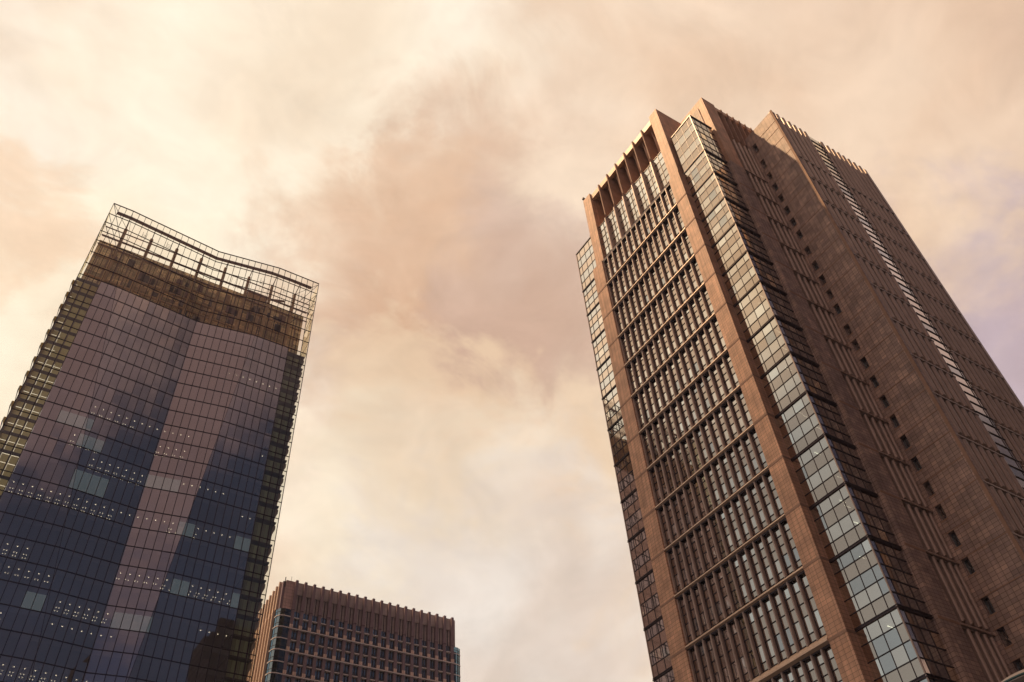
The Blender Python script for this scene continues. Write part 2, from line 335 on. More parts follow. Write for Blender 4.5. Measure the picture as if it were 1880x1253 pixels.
# ------------------------------------------------------------------ stone tower on the right
LV = [156.2, 147.6, 138.9, 130.1, 121.4, 112.8, 103.5, 94.8, 86.3, 77.8, 69.2, 60.6, 50.1, 41.5, 32.9, 24.3, 15.7, 7.0, G]
def pick(k):
    r = random.random()
    return M['win_b'] if r < .14 else (M['win_a'] if r < .92 else M['win_c'])
def stone_tower():
    T = thing('office_tower', 'tall brown stone clad office tower with glass corner bays and a stepped sunlit top', 'office tower', (112, 76, G))
    S = M['stone']; SS = M['stone_side']
    # masses behind the facades
    w = MB(); w.box(95.2, 98.2, 61.6, 91.3, G, 182.5, M['stone_recess']); w.box(91.6, 95.2, 63.9, 88.8, G, 156.0, M['interior_dark']) if False else None
    obj('core_wall', w, T)
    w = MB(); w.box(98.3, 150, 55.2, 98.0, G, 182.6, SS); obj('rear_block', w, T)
    # front piers
    for (y0, y1, o0, o1) in ((88.9, 92.4, 0, -.7), (60.8, 63.8, .4, 0)):
        m = MB(); m.box(90.8, 98.49, y0+o0, y1+o1, 156.4, 185.0, S); obj('pier', m, T)
        m = MB(); m.box(90.0, 98.28, y0, y1, G, 156.4, S); p = obj('pier', m, T)
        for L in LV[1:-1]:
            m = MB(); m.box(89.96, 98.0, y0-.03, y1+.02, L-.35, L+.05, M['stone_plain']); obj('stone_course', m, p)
    ys = [88.9 - 25.1/14*k for k in range(15)]
    wins = []; fins = []; ledges = []
    gx = 90.82
    for r in range(len(LV)-1):
        zt, zb = LV[r], LV[r+1]; h = zt - zb
        big = (abs(zb-50.1) < .1)
        sill = 1.2 if big else .8
        # ledge with its sloping sill, running over the fin feet
        if zb > G+1:
            m = MB(); fx = 89.75 if big else 89.95
            pr = [(90.94, zb+sill), (fx+.05, zb+.1), (fx, zb-.12), (fx+.35, zb-.3), (90.94, zb-.32)]
            if big: pr = [(90.94, zb+sill), (90.4, zb+.85), (fx+.05, zb+.1), (fx, zb-.15), (fx+.45, zb-.4), (90.94, zb-.42)]
            m.loft([[(x, 63.82, z) for x, z in pr], [(x, 88.88, z) for x, z in pr]], M['ledge']); ledges.append(m)
        zz0 = zb + (sill if zb > G+1 else 0); zz1 = zt - .3
        fr = [0, .215, .41, .61, .875, 1]
        for k in range(14):
            ya, yb = ys[k+1], ys[k]
            m = MB()
            for j in range(5):
                a = zz1-(zz1-zz0)*fr[j]; b = zz1-(zz1-zz0)*fr[j+1]
                g = pick(0) if j in (0, 3) else M['spandrel']
                m.face([(gx, yb, b), (gx, ya, b), (gx, ya, a), (gx, yb, a)], g)
                m.box(gx-.10, gx+.02, ya+.02, yb-.02, b-.05, b+.05, M['frame'])
            m.box(gx-.08, gx+.02, yb-.32, yb-.1, zz0, zz1, M['frame'])
            m.box(gx-.5, gx-.1, ya+.02, yb-.02, zz1-.25, zz1, M['frame'])
            wins.append(m)
        for k in range(1, 15 if False else 14):
            y = ys[k]; m = MB(); wd = .19
            sec = [(gx-.02, -wd), (gx-.45, -wd), (gx-.6, -wd*.55), (gx-.6, wd*.55), (gx-.45, wd), (gx-.02, wd)]
            slope = (sill)/(.94)
            def lo(x): return zb + sill - (90.94-x)*.8 + .15 if zb > G+1 else G
            m.loft([[(x, y+d, lo(x)) for x, d in sec], [(x, y+d, zt-.33) for x, d in sec]], M['fin']); fins.append(m)
        for y, sg in ((88.86, -1), (63.84, 1)):
            m = MB(); m.box(gx-.5, gx-.02, min(y, y+sg*.22), max(y, y+sg*.22), zz0-.2, zt-.34, M['fin']); fins.append(m)
    # penthouse glazing behind tall fins
    for k in range(14):
        ya, yb = ys[k+1], ys[k]; m = MB(); x = 91.5
        for j in range(6):
            b = 156.3 + 14.0/6*j; a = b + 14.0/6
            m.face([(x, yb, b), (x, ya, b), (x, ya, a), (x, yb, a)], M['win_b'] if random.random() < .45 else M['win_a'])
            m.box(x-.1, x+.02, ya+.02, yb-.02, b-.05, b+.05, M['frame'])
        m.box(x-.12, x+.02, ya-.06, ya+.06, 156.3, 170.3, M['frame']); m.box(x-.12, x+.02, ya+.06, yb-.02, 170.2, 170.4, M['frame'])
        wins.append(m)
    for k in range(2, 14, 2):
        y = ys[k]; m = MB(); sec = [(91.48, -.3), (90.75, -.3), (90.5, -.15), (90.5, .15), (90.75, .3), (91.48, .3)]
        m.loft([[(x, y+d, 156.6) for x, d in sec], [(x, y+d, 170.0+(91.48-x)*-.6) for x, d in sec]], M['fin']); fins.append(m)
        m = MB()     # thin blade in the roof recess
        m.loft([[(90.95, y-.14, 171.2), (91.6, y-.14, 170.5), (94.9, y-.14, 170.5), (94.9, y+.14, 170.5), (91.6, y+.14, 170.5), (90.95, y+.14, 171.2)],
                [(90.85, y-.14, 184.3), (91.6, y-.14, 184.3), (94.9, y-.14, 184.3), (94.9, y+.14, 184.3), (91.6, y+.14, 184.3), (90.85, y+.14, 184.3)]], M['stone_plain']); obj('blade', m, T)
    m = MB()
    pr = [(91.5, 156.5), (90.4, 156.5), (90.2, 156.25), (90.3, 155.95), (91.5, 155.9)]
    m.loft([[(x, 63.82, z) for x, z in pr], [(x, 88.88, z) for x, z in pr]], M['ledge']); ledges.append(m)
    many('ledge', ledges, T)
    m = MB(); m.box(91.3, 92.2, 64.25, 88.85, 182.7, 184.5, M['beam']); obj('roof_beam', m, T)
    m = MB(); m.box(95.0, 95.18, 64.3, 88.8, 170.0, 183.9, M['stone_recess'])
    for k in range(2, 14):    # sloped ribs seen in the recess
        y = ys[k]; m.face([(95.0, y+.1, 171), (94.98, y+1.7, 171), (92.3, y+.1, 183.5)], M['stone_recess'])
    m.box(92.2, 95.0, 64.3, 88.8, 183.9, 184.3, M['stone_recess']); m.box(91.6, 95.0, 64.3, 88.8, 170.2, 170.45, M['stone_recess'])
    obj('recess_wall', m, T)
    # corner bays (right one in full view, its twin on the left)
    gl = []
    blocks = [(170.9, 156.5, 5), (156.5, 147.8, 4), (147.8, 138.6, 4), (138.6, 129.9, 4), (129.9, 121.2, 4), (121.2, 112.5, 4), (112.5, 103.3, 4), (103.3, 94.6, 4), (94.6, 86.0, 4),
              (86.0, 77.5, 4), (77.5, 68.8, 4), (68.8, 60.2, 4), (60.2, 50.3, 5), (50.3, 41.6, 4), (41.6, 33.0, 4), (33.0, 24.4, 4), (24.4, 15.8, 4), (15.8, 7, 4), (7, G, 3)]
    for side in (1, -1):
        def Y(y): return y if side == 1 else 153.0 - y
        fy = [60.78, 59.15, 57.25, 55.3, 54.1]; sxs = [91.8, 92.95, 94.65, 96.4, 98.28]
        bx = 91.8
        for bi, (zt, zb, n) in enumerate(blocks):
            m = MB(); nn = n
            for j in range(n):
                a = zt-(zt-zb)*j/n; b = zt-(zt-zb)*(j+1)/n
                iswin = (j % 2 == 0) if n == 4 else (j in (0, 2, 3) if bi else j in (1, 3))
                low = zt < 62
                for c in range(4):
                    g = pick(0) if iswin else M['spandrel']
                    if not iswin and random.random() < .05: g = M['win_c']
                    if side == -1 and iswin and random.random() < .7: g = M['win_c']
                    if low and iswin and random.random() < .6: g = M['win_c']
                    y0, y1 = Y(fy[c]), Y(fy[c+1])
                    m.face([(bx, y0, b), (bx, y1, b), (bx, y1, a), (bx, y0, a)], g)
                    m.face([(sxs[c], Y(54.1), b), (sxs[c+1], Y(54.1), b), (sxs[c+1], Y(54.1), a), (sxs[c], Y(54.1), a)], (M['side_win'] if iswin else M['side_spandrel']) if random.random() < .9 else M['win_a'])
                t = .05
                lo, hi = sorted((Y(60.78), Y(54.0)))
                m.box(bx-.09, bx-.005, lo, hi, b-t, b+t, M['frame'])
                lo, hi = sorted((Y(54.0), Y(54.095)))
                m.box(bx-.005, 98.2, lo, hi, b-t, b+t, M['frame'])
            for c in range(1, 4):
                m.box(bx-.07, bx-.004, Y(fy[c])-.04, Y(fy[c])+.04, zb, zt, M['frame'])
                lo, hi = sorted((Y(54.03), Y(54.096))); m.box(sxs[c]-.04, sxs[c]+.04, lo, hi, zb, zt, M['frame'])
            lo, hi = sorted((Y(54.16), Y(53.98))); m.box(bx-.12, bx+.06, lo, hi, zb, zt, M['fin'])
            gl.append(m)
            # fluorescent tubes and a shallow room behind the glass
            m2 = MB()
            if bi > 5 or random.random() < .3:
                for q in range(random.choice([1, 2, 3])):
                    yy = Y(random.uniform(55.5, 58.5)); xx = random.uniform(93, 95.5); zz = zt-.35 if random.random() < .5 else zt-(zt-zb)*.5-.35
                    m2.box(xx, xx+1.3, yy, yy+.1, zz, zz+.05, M['tube'])
                obj('strip_light', m2, T)
            m3 = MB()
            ylo, yhi = sorted((Y(54.2), Y(60.7)))
            m3.box(91.9, 98.2, ylo, yhi, zb-.12, zb+.12, M['ceil']); m3.box(91.9, 98.2, ylo, yhi, (zt+zb)/2-.12, (zt+zb)/2+.12, M['ceil'])
            obj('floor_slab', m3, T)
            m4 = MB(); lo, hi = sorted((Y(60.78), Y(53.85)))
            zc = zb
            m4.box(bx-.2, bx-.01, lo, hi, zc-.24, zc-.12, M['band']); m4.box(bx-.15, bx-.01, lo, hi, zc+.06, zc+.16, M['band'])
            lo2, hi2 = sorted((Y(53.82), Y(54.09)))
            m4.box(bx-.01, 98.2, lo2, hi2, zc-.24, zc-.12, M['band']); m4.box(bx-.01, 98.2, lo2, hi2, zc+.06, zc+.16, M['band'])
            if zb > G: obj('metal_band', m4, T)
        m = MB(); lo, hi = sorted((Y(60.78), Y(53.9))); m.box(bx-.15, 98.25, lo, hi, 170.95, 171.25, M['band']); obj('bay_roof', m, T)
        m = MB(); lo, hi = sorted((Y(60.7), Y(60.2))); m.box(92.5, 98.2, lo, hi, G, 170, M['interior_dark']); m.box(96.9, 98.2, *sorted((Y(54.4), Y(60.2))), G, 170, M['interior_dark']); obj('interior_wall', m, T)
    many('window', wins, T); many('bay_window', gl, T)
    m = MB(); m.box(92.6, 92.8, 63.9, 88.8, G, 170, M['interior_dark'])
    for L in LV: m.box(91.0, 92.6, 63.9, 88.8, L-.3, L+.3, M['ceil'])
    obj('interior_wall', m, T)
    # second slab: pier block, then a panel of fins
    m = MB(); m.box(98.3, 102.4, 53.2, 61.0, G, 156.4, SS); m.box(98.5, 102.5, 53.3, 64.0, 156.4, 185.0, S); p = obj('pier', m, T)
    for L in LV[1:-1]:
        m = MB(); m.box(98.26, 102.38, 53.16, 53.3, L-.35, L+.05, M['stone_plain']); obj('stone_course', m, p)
    m = MB(); m.box(98.6, 103, 92.5, 99.8, G, 185.0, SS); obj('pier', m, T)
    xs = [102.4+6.7/4*k for k in range(5)]
    for r in range(-1, len(LV)-1):
        zt = 170.4 if r < 0 else LV[r]; zb = LV[r+1]
        m = MB()
        for k in range(4):
            for j in range(5):
                a = zt-.3-(zt-zb-.3)*fr_(j); b = zt-.3-(zt-zb-.3)*fr_(j+1)
                m.face([(xs[k], 54.1, b), (xs[k+1], 54.1, b), (xs[k+1], 54.1, a), (xs[k], 54.1, a)], M['win_a'] if j in (0, 3) else M['spandrel'])
                m.box(xs[k]+.03, xs[k+1]-.03, 54.0, 54.12, b-.05, b+.05, M['frame'])
        obj('side_window', m, T)
        for k in (1, 2, 3, 4):
            m = MB(); side_fin(m, xs[k] - (.25 if k == 4 else 0), 54.08, .85, .3, zb+.55 if r >= 0 else zb+.2, zt-.35); fins.append(m)
        if zb > G+1:
            m = MB(); m.box(102.42, 109.38, 53.1, 54.08, zb-.18, zb+.1, M['fin']); m.box(102.42, 109.38, 53.4, 54.08, zb-.42, zb-.3, M['fin']); obj('ledge', m, T)
    m = MB(); m.box(102.5, 109.3, 54.12, 55.1, G, 170.4, M['interior_dark']); obj('interior_wall', m, T)
    m = MB(); m.box(102.5, 150, 54.9, 55.15, 170.4, 184, M['stone_recess']); m.box(102.5, 150, 53.3, 54.2, 182.4, 183.9, M['beam']); m.box(102.5, 150, 54.2, 55.1, 183.6, 183.9, M['stone_recess'])
    obj('roof_beam', m, T)
    for k in range(1, 22):
        x = 102.4+1.95*k; m = MB()
        m.loft([[(x-.14, 53.3, 171), (x+.14, 53.3, 171), (x+.14, 54.88, 170.5), (x-.14, 54.88, 170.5)], [(x-.14, 53.1, 184.1), (x+.14, 53.1, 184.1), (x+.14, 54.88, 184.1), (x-.14, 54.88, 184.1)]], M['stone_plain']); obj('blade', m, T)
    # third slab: stone flank with its column of small windows
    wz = [170.6, 163.8, 158.4, 154.1, 149.8, 145.4, 141.1, 136.8, 131.4, 126.7, 122.4, 118.2, 114.0, 108.5, 104.5, 100.1, 95.7, 91.2, 87.0, 82.7, 78.4, 73.8, 69.6, 65.1, 60.8, 54.9, 50.5] + [46.2 - 4.3*k for k in range(10)]
    def hw(z): return 3.25 if z > 163 else 2.4
    m = MB(); x0 = 109.4
    lv = [174.9]
    zprev = 174.9
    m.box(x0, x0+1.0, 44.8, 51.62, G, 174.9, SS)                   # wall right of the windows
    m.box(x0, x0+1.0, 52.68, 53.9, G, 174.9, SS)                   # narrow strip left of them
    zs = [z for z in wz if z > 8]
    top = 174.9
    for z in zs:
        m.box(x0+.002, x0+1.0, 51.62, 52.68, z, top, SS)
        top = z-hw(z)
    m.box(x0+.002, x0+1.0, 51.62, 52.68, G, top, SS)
    m.box(x0+1.0, 141.0, 46.3, 55.0, G, 174.7, M['stone_recess'])
    fl = obj('flank_wall', m, T)
    for z in zs:
        q = MB(); q.box(x0+.62, x0+.7, 51.63, 52.67, z-hw(z)+.01, z-.01, M['win_c'] if random.random() < .4 else M['hot_win'])
        q.box(x0+.55, x0+.62, 52.1, 52.18, z-hw(z)+.01, z-.01, M['frame'])
        q.box(x0-.03, x0+.5, 51.5, 52.8, z-hw(z)-.25, z-hw(z)-.02, M['stone_plain']); o = obj('small_window', q, T)
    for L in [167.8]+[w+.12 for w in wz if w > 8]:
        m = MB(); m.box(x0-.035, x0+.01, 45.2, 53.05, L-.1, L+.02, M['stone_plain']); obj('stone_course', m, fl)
    m = MB(); m.box(x0-.16, x0+.1, 44.66, 45.15, G, 174.95, M['stone_plain'])
    obj('corner_strip', m, T)
    # long side facade
    fx = [111.68, 113.5, 115.43, 117.23, 119.03, 120.7]; fx2 = [126.2, 128.2, 130.05, 131.9, 133.65, 135.5, 137.45, 139.4]
    for r in range(-1, len(LV)-1):
        zt = 175 if r < 0 else LV[r]; zb = LV[r+1]
        for (xa, xb) in ((109.7, 121.2), (125.8, 141.0)):
            m = MB()
            for j in range(5):
                a = zt-.3-(zt-zb-.3)*fr_(j); b = zt-.3-(zt-zb-.3)*fr_(j+1)
                m.face([(xa, 45.75, b), (xb, 45.75, b), (xb, 45.75, a), (xa, 45.75, a)], (M['win_a'] if j in (0, 3) else M['spandrel']) if r >= 0 else M['stone_recess'])
                m.box(xa+.02, xb-.02, 45.66, 45.77, b-.05, b+.05, M['frame'])
            obj('side_window', m, T)
            if zb > G+1:
                m = MB(); m.box(xa, xb, 44.72, 45.7, zb-.16, zb+.1, M['fin']); m.box(xa, xb, 45.0, 45.7, zb-.42, zb-.28, M['fin']); obj('ledge', m, T)
        for x in fx+fx2:
            m = MB(); side_fin(m, x, 45.72, 1.0, .48, zb+.75 if r >= 0 else zb+.25, (zt-.3) if r >= 0 else 175.2); fins.append(m)
        for x in (109.95, 141.05):
            pass
    m = MB(); m.box(109.42, 110.6, 44.84, 45.7, G, 175.0, M['fin']); obj('corner_strip', m, T)
    m = MB(); m.box(140.6, 141.5, 44.8, 46.3, G, 175.0, M['fin']); obj('corner_strip', m, T)
    m = MB()
    n = 78
    for j in range(n):
        zt = 174.3 - 2.175*j; zb = max(G, zt - 2.175)
        if zb >= zt: break
        m.face([(121.3, 44.95, zb), (125.7, 44.95, zb), (125.7, 44.95, zt), (121.3, 44.95, zt)], M['win_a'] if j % 5 else M['win_c'])
        m.box(121.3, 125.7, 44.8, 44.94, zb-.05, zb+.05, M['frame'])
    m.box(124.6, 124.68, 44.87, 44.94, G, 174.3, M['frame']); m.box(125.3, 125.36, 44.87, 44.94, G, 174.3, M['frame'])
    m.box(121.3, 125.7, 45.24, 46.2, G, 174.3, M['interior_dark'])
    obj('stair_window', m, T)
    many('fin', fins, T)
    # roof: small plant block and masts
    m = MB(); m.box(96.5, 102, 66.0, 71.5, 184.3, 190.6, M['stone_plain']); m.box(96.3, 102.2, 65.8, 71.7, 190.6, 191.0, M['stone_plain']); obj('plant_block', m, T)
    m = MB()
    for dy, h in ((0, 2.6), (.9, 1.8), (1.7, 2.2), (-1.1, 1.2)):
        m.tube((92.6, 74.5+dy, 184.3), (92.6, 74.5+dy, 184.3+h), .07, M['frame'], 6); m.tube((92.6, 74.5+dy-.5, 184.3+h*.8), (92.6, 74.5+dy+.5, 184.3+h*.8), .05, M['frame'], 6)
    obj('antenna', m, T)
    m = MB(); m.tube((90.9, 91.3, 185), (90.9, 91.3, 185.9), .1, M['frame'], 6); m.box(90.6, 91.2, 91.2, 91.8, 185.7, 186.2, M['frame']); obj('warning_light', m, T)
def fr_(j): return [0, .215, .41, .61, .875, 1][j]
def side_fin(m, x, yback, dep, wd, z0, z1):
    sec = [(-wd, 0), (-wd, -dep*.7), (-wd*.6, -dep*.93), (0, -dep), (wd*.6, -dep*.93), (wd, -dep*.7), (wd, 0)]
    lo = [(x+dx, yback+dy, z0 - dy*.35*0 + (-dy)*.25) for dx, dy in sec]
    m.loft([lo, [(x+dx, yback+dy, z1) for dx, dy in sec]], M['fin'])
stone_tower()

# ------------------------------------------------------------------ glass tower on the left
def glass_tower():
    T = thing('glass_tower', 'tall dark glass office tower with a folded facade and an open steel frame crown', 'office tower', (16, 175, G))
    xi = [-13.62 + 59.24/34*i for i in range(35)]
    ZR = [200, 195.3, 191.5, 187.6, 183.6, 178.7, 174.2, 169.7] + [169.7-4.49*k for k in range(1, 13)]
    ZR = ZR[:20]                                   # ... down to 115.8
    while ZR[-1] > 116.5: ZR.append(ZR[-1]-4.49)
    ZR.append(109.9)
    while ZR[-1] > 4: ZR.append(ZR[-1]-4.45)
    ZR.append(G)
    def xl(z): return min(15.0, -8.5 + (200-z)*.127)
    xc = 16.2
    def xr(z): return max(17.6, 33.4 - (200-z)*.0797)
    def yc(z): return 163.2 + .0878*(xc - xl(z))
    def Y(x, z):
        if x <= xl(z): return 163.2
        if x <= xc: return 163.2 + (yc(z)-163.2)*(x-xl(z))/(xc-xl(z))
        if x <= xr(z): return yc(z) + (162.7-yc(z))*(x-xc)/(xr(z)-xc)
        return 162.7
    # glass, one band per storey
    for r in range(len(ZR)-1):
        zt, zb = ZR[r], ZR[r+1]; m = MB()
        g = M['crown_glass'] if zb >= 169.0 else M['lt_glass']
        brk = [lambda z: xi[0], lambda z: min(xi[3], xl(z)-.01), xl, lambda z: xc, xr, lambda z: xi[31], lambda z: xi[34]]
        for a in range(6):
            x0t, x0b, x1t, x1b = brk[a](zt), brk[a](zb), brk[a+1](zt), brk[a+1](zb)
            e = 1e-4
            m.face([(x0b, Y(x0b+e, zb), zb), (x1b, Y(x1b-e, zb), zb), (x1t, Y(x1t-e, zt), zt), (x0t, Y(x0t+e, zt), zt)], M['corner_glass'] if a in (0, 5) and zb < 169 else g)
        obj('glass_band', m, T)
        # transom
        m = MB(); th = .055 if zt < 200 else .11
        pts = [xi[0], xl(zt), xc, xr(zt), xi[34]]
        for a in range(4):
            x0, x1 = pts[a], pts[a+1]; y0, y1 = Y(x0, zt)-.12, Y(x1, zt)-.12
            m.loft([[(x0, y0, zt-th), (x0, y0+.22, zt-th), (x0, y0+.22, zt+th), (x0, y0, zt+th)], [(x1, y1, zt-th), (x1, y1+.22, zt-th), (x1, y1+.22, zt+th), (x1, y1, zt+th)]], M['mull'])
        obj('transom', m, T)
    for i, x in enumerate(xi):
        m = MB(); wd = .06
        loops = []
        for z in ZR:
            y = Y(x, z)-.13; loops.append([(x-wd, y, z), (x+wd, y, z), (x+wd, y+.24, z), (x-wd, y+.24, z)])
        m.loft(loops, M['mull']); obj('mullion', m, T)
    for fn in (xl, xr):
        m = MB(); loops = []
        for z in ZR:
            x = fn(z); y = Y(x, z)-.1; loops.append([(x-.04, y, z), (x+.04, y, z), (x+.04, y+.1, z), (x-.04, y+.1, z)])
        m.loft(loops, M['mull']); obj('crease_bar', m, T)
    # offices behind the glass
    i0, i1 = 3, 31
    lights = []; blinds = []
    for r in range(7, len(ZR)-1):
        zt, zb = ZR[r], ZR[r+1]
        if zt < 20: continue
        m = MB(); xs = [xi[i0], xl(zt), xc, xr(zt), xi[i1]]; xs = sorted(set([xi[i0]]+[x for x in xs if xi[i0] < x < xi[i1]]+[xi[i1]]))
        for a in range(len(xs)-1):
            x0, x1 = xs[a], xs[a+1]; y0, y1 = Y(x0, zt)+.35, Y(x1, zt)+.35
            m.loft([[(x0, y0, zt-.95), (x1, y1, zt-.95), (x1, 176, zt-.95), (x0, 176, zt-.95)], [(x0, y0, zt), (x1, y1, zt), (x1, 176, zt), (x0, 176, zt)]], M['lt_spandrel'])
        obj('floor_slab', m, T)
        dens = 0.0
        if zt < 135: dens = .2
        if zt < 118: dens = random.choice([.2, .45, .8])
        if zt < 90: dens = random.choice([.3, .55, .85])
        if 150 < zt < 160: dens = .12
        mode = random.random(); on = random.random() < dens
        seg = 0
        for i in range(i0, i1):
            if seg <= 0:
                on = random.random() < dens; seg = random.randint(3, 9) if dens < .9 else 12; mode = random.random()
            seg -= 1
            xm = (xi[i]+xi[i+1])/2; y = Y(xm, zt); z = zt-1.0
            if on:
                m = MB(); s = .085
                m.box(xm-s, xm+s, y+1.3, y+1.3+2*s, z-.04, z, M['lamp'])
                if mode < .6:
                    for dx in (-.25, .25): m.box(xm+dx-.04, xm+dx+.04, y+3.6, y+3.8, z-.04, z, M['lamp'])
                if mode < .35:
                    for dx in (-.25, .25): m.box(xm+dx-.04, xm+dx+.04, y+4.9, y+5.1, z-.04, z, M['lamp'])
                lights.append(m)
            if random.random() < .02 and zt < 140:
                for q in range(random.choice([1, 2, 3, 4])):
                    if i+q < i1:
                        xa, xb = xi[i+q]+.06, xi[i+q+1]-.06; m = MB()
                        m.face([(xa, Y(xa, zt)+.25, zb+.1), (xb, Y(xb, zt)+.25, zb+.1), (xb, Y(xb, zt)+.25, zt-1.0), (xa, Y(xa, zt)+.25, zt-1.0)], M['blind']); blinds.append(m)
    many('ceiling_light', lights, T); many('lit_blind', blinds, T)
    m = MB(); m.box(xi[i0], xi[i1], 176.0, 200, G, 169.3, M['core']); m.box(xi[i0], xi[i0]+.15, 165.9, 176, G, 169.3, M['core']); m.box(xi[i1]-.15, xi[i1], 163.3, 176, G, 169.3, M['core']); obj('core_wall', m, T)
    # glazed corners: slabs, translucent screens and side louvres
    for r in range(7, len(ZR)-1):
        zt, zb = ZR[r], ZR[r+1]
        if zt < 20: continue
        m = MB(); m.box(xi[0]+.1, xi[3]-.02, 164.2, 165.0, zt-.75, zt-.45, M['slab']); obj('floor_slab', m, T)
        m = MB(); m.box(xi[31]+.02, xi[34]-.15, 163.6, 165.0, zt-.75, zt-.45, M['slab']); obj('floor_slab', m, T)
        m = MB()
        for i in range(3):
            for (a, b) in ((.0, .1), (.13, .46), (.49, .99)):
                z1 = zt-(zt-zb)*a; z0 = zt-(zt-zb)*b
                m.face([(xi[i]+.2, 165.2, z0), (xi[i+1]-.12, 165.2, z0), (xi[i+1]-.12, 165.2, z1), (xi[i]+.2, 165.2, z1)], M['olive'])
            m.box(xi[i]-.05, xi[i]+.13, 164.6, 165.2, zb, zt, M['scallop'])
        obj('shade_screen', m, T)
        m = MB(); m.face([(xi[31]+.05, 165.3, zb), (xi[34]-.3, 165.3, zb), (xi[34]-.3, 165.3, zt-.1), (xi[31]+.05, 165.3, zt-.1)], M['teal'])
        for i in range(31, 34):
            for q in (.3, .45, .6, .8): x = xi[i]+1.74*q; m.box(x-.03, x+.03, 164.9, 165.25, zb, zt-.8, M['scallop'])
        obj('shade_screen', m, T)
        # louvred side projections, widest at the top of each storey
        m = MB()
        for (z1, z0) in ((zt-1.4, zt-5.6),):
            xa = xi[0]
            m.loft([[(xa+.3, 164.6, z0), (xa+.02, 164.6, z0), (xa-.05, 164.6, z0+1.8), (xa-.38, 164.6, z0+3.2), (xa-.62, 164.6, z1-.15), (xa-.62, 164.6, z1), (xa+.3, 164.6, z1)],
                    [(xa+.3, 166, z0), (xa+.02, 166, z0), (xa-.05, 166, z0+1.8), (xa-.38, 166, z0+3.2), (xa-.62, 166, z1-.15), (xa-.62, 166, z1), (xa+.3, 166, z1)]], M['olive'])
            for q in range(5): m.tube((xa-.66, 164.5, z1-.25-.3*q), (xa-.66+.07*q, 172, z1-.25-.3*q), .05, M['mull'], 5)
        obj('side_louvre', m, T)
        m = MB(); xa = 45.62
        z1 = zt-.6; z0 = zt-4.7
        pr = [(xa-.6, z0), (xa-.45, z0), (xa-.35, z0+1.6), (xa+.1, z0+2.9), (xa+.1, z1-.3), (xa-.25, z1), (xa-.6, z1)]
        m.loft([[(x, 164.6, z) for x, z in pr], [(x, 168.5, z) for x, z in pr]], M['scallop']); obj('side_louvre', m, T)
    m = MB(); m.box(45.0, 45.15, 178, 198, G, 169.2, M['flank_glass'])
    for z in ZR[7:-1]: m.box(45.15, 45.3, 178, 198, z-.12, z+.12, M['mull'])
    for k in range(11): m.box(45.15, 45.25, 178.5+1.75*k, 178.58+1.75*k, G, 169.2, M['mull'])
    obj('flank_wall', m, T)
    # crown
    for x in (-8.39, -1.42, 5.55, 12.52, 19.49, 26.46, 33.43, 40.4):
        m = MB(); m.tube((x, 167.6, 165.5), (x, 167.6, 196.8), .44, M['col'], 10); m.tube((x, 167.6, 196.6), (x, Y(x, 198)+1.0, 197.6), .12, M['steel'], 6); obj('column', m, T)
        m = MB(); m.tube((x+.5, 173, 190), (x+.05, 168.2, 197), .10, M['steel'], 6); obj('brace', m, T)
    m = MB(); m.path([(x, Y(x, 198)+.9, 197.9) for x in [-11.9, xl(198)]+[xl(198)+k*3 for k in range(1, 8)]+[xc, 20, 24, 28, 32, 38, 43.8]], .46, M['steel'], 10); obj('top_pipe', m, T)
    for z, dy, rr in ((194.6, 3.9, .17), (191.0, 3.9, .17), (187.2, 3.9, .17), (193.2, 6.2, .12)):
        m = MB(); m.tube((-13.3, 163.4+dy, z), (45.3, 163.4+dy, z), rr, M['steel'], 8); obj('rail', m, T)
    # corner trusses
    for (xa, xb) in ((-13.6, -8.39), (45.6, 40.4)):
        for (p, q) in (((xa, 163.1, 199.9), (xb, 167.4, 197)), ((xa, 163.1, 199.9), (xb, 167.4, 191)), ((xa, 163.2, 195.3), (xb, 167.4, 187.5)), ((xa, 163.2, 191.5), (xb, 167.4, 184)), ((xa, 163.2, 187.6), (xa, 169, 184)), ((xa, 163.2, 195.3), (xa, 169, 191.5))):
            m = MB(); m.tube(p, q, .07, M['mull'], 6); obj('brace', m, T)
    for k in range(4):
        for x0, x1, z0, z1 in ((-8.39+6.97*k, -8.39+6.97*(k+1), 184+.4*k, 190.6),):
            m = MB(); m.tube((x0+.3, 168.4, z0+6), (x1-.3, 168.4, z0), .04, M['mull'], 5); m.tube((x0+.3, 168.4, z0+2), (x1-3.2, 168.4, z0+6.5), .04, M['mull'], 5); obj('brace', m, T)
    for x in (-3.5, 3.2, 37.2, 42.8, 30.2):       # hanging access ladders
        m = MB()
        for dx in (-.55, .55): m.tube((x+dx, 166.6, 197.4), (x+dx, 166.6, 194.6), .045, M['mull'], 5)
        for z in (195, 195.6, 196.2): m.tube((x-.55, 166.6, z), (x+.55, 166.6, z), .045, M['mull'], 5)
        obj('ladder', m, T)
    for x in [20+1.15*k for k in range(19)]:       # thin hangers, right half
        m = MB(); m.tube((x, 169.0, 196.9), (x-.15, 169.6, 192.4), .04, M['mull'], 5); obj('hanger', m, T)
    # returns of the glass screen
    for x in (xi[0]+.02, xi[34]-.02):
        m = MB(); m.face([(x, 163.3, 169.8), (x, 169.0, 169.8), (x, 169.0, 199.8), (x, 163.3, 199.8)], M['crown_side'])
        for z in ZR[1:8]: m.tube((x, 163.3, z), (x, 169, z), .045, M['mull'], 5)
        obj('screen_return', m, T)
    # plant floors behind the crown
    m = MB(); m.face([(-13.2, 169.05, 165.4), (44.6, 169.05, 165.4), (44.6, 169.05, 190.7), (-13.2, 169.05, 190.7)], M['mech']); obj('louvre_screen', m, T)
    m = MB(); m.box(-13.0, 44.4, 176.0, 198, 169.35, 190.4, M['col']); obj('plant_wall', m, T)
    m = MB()
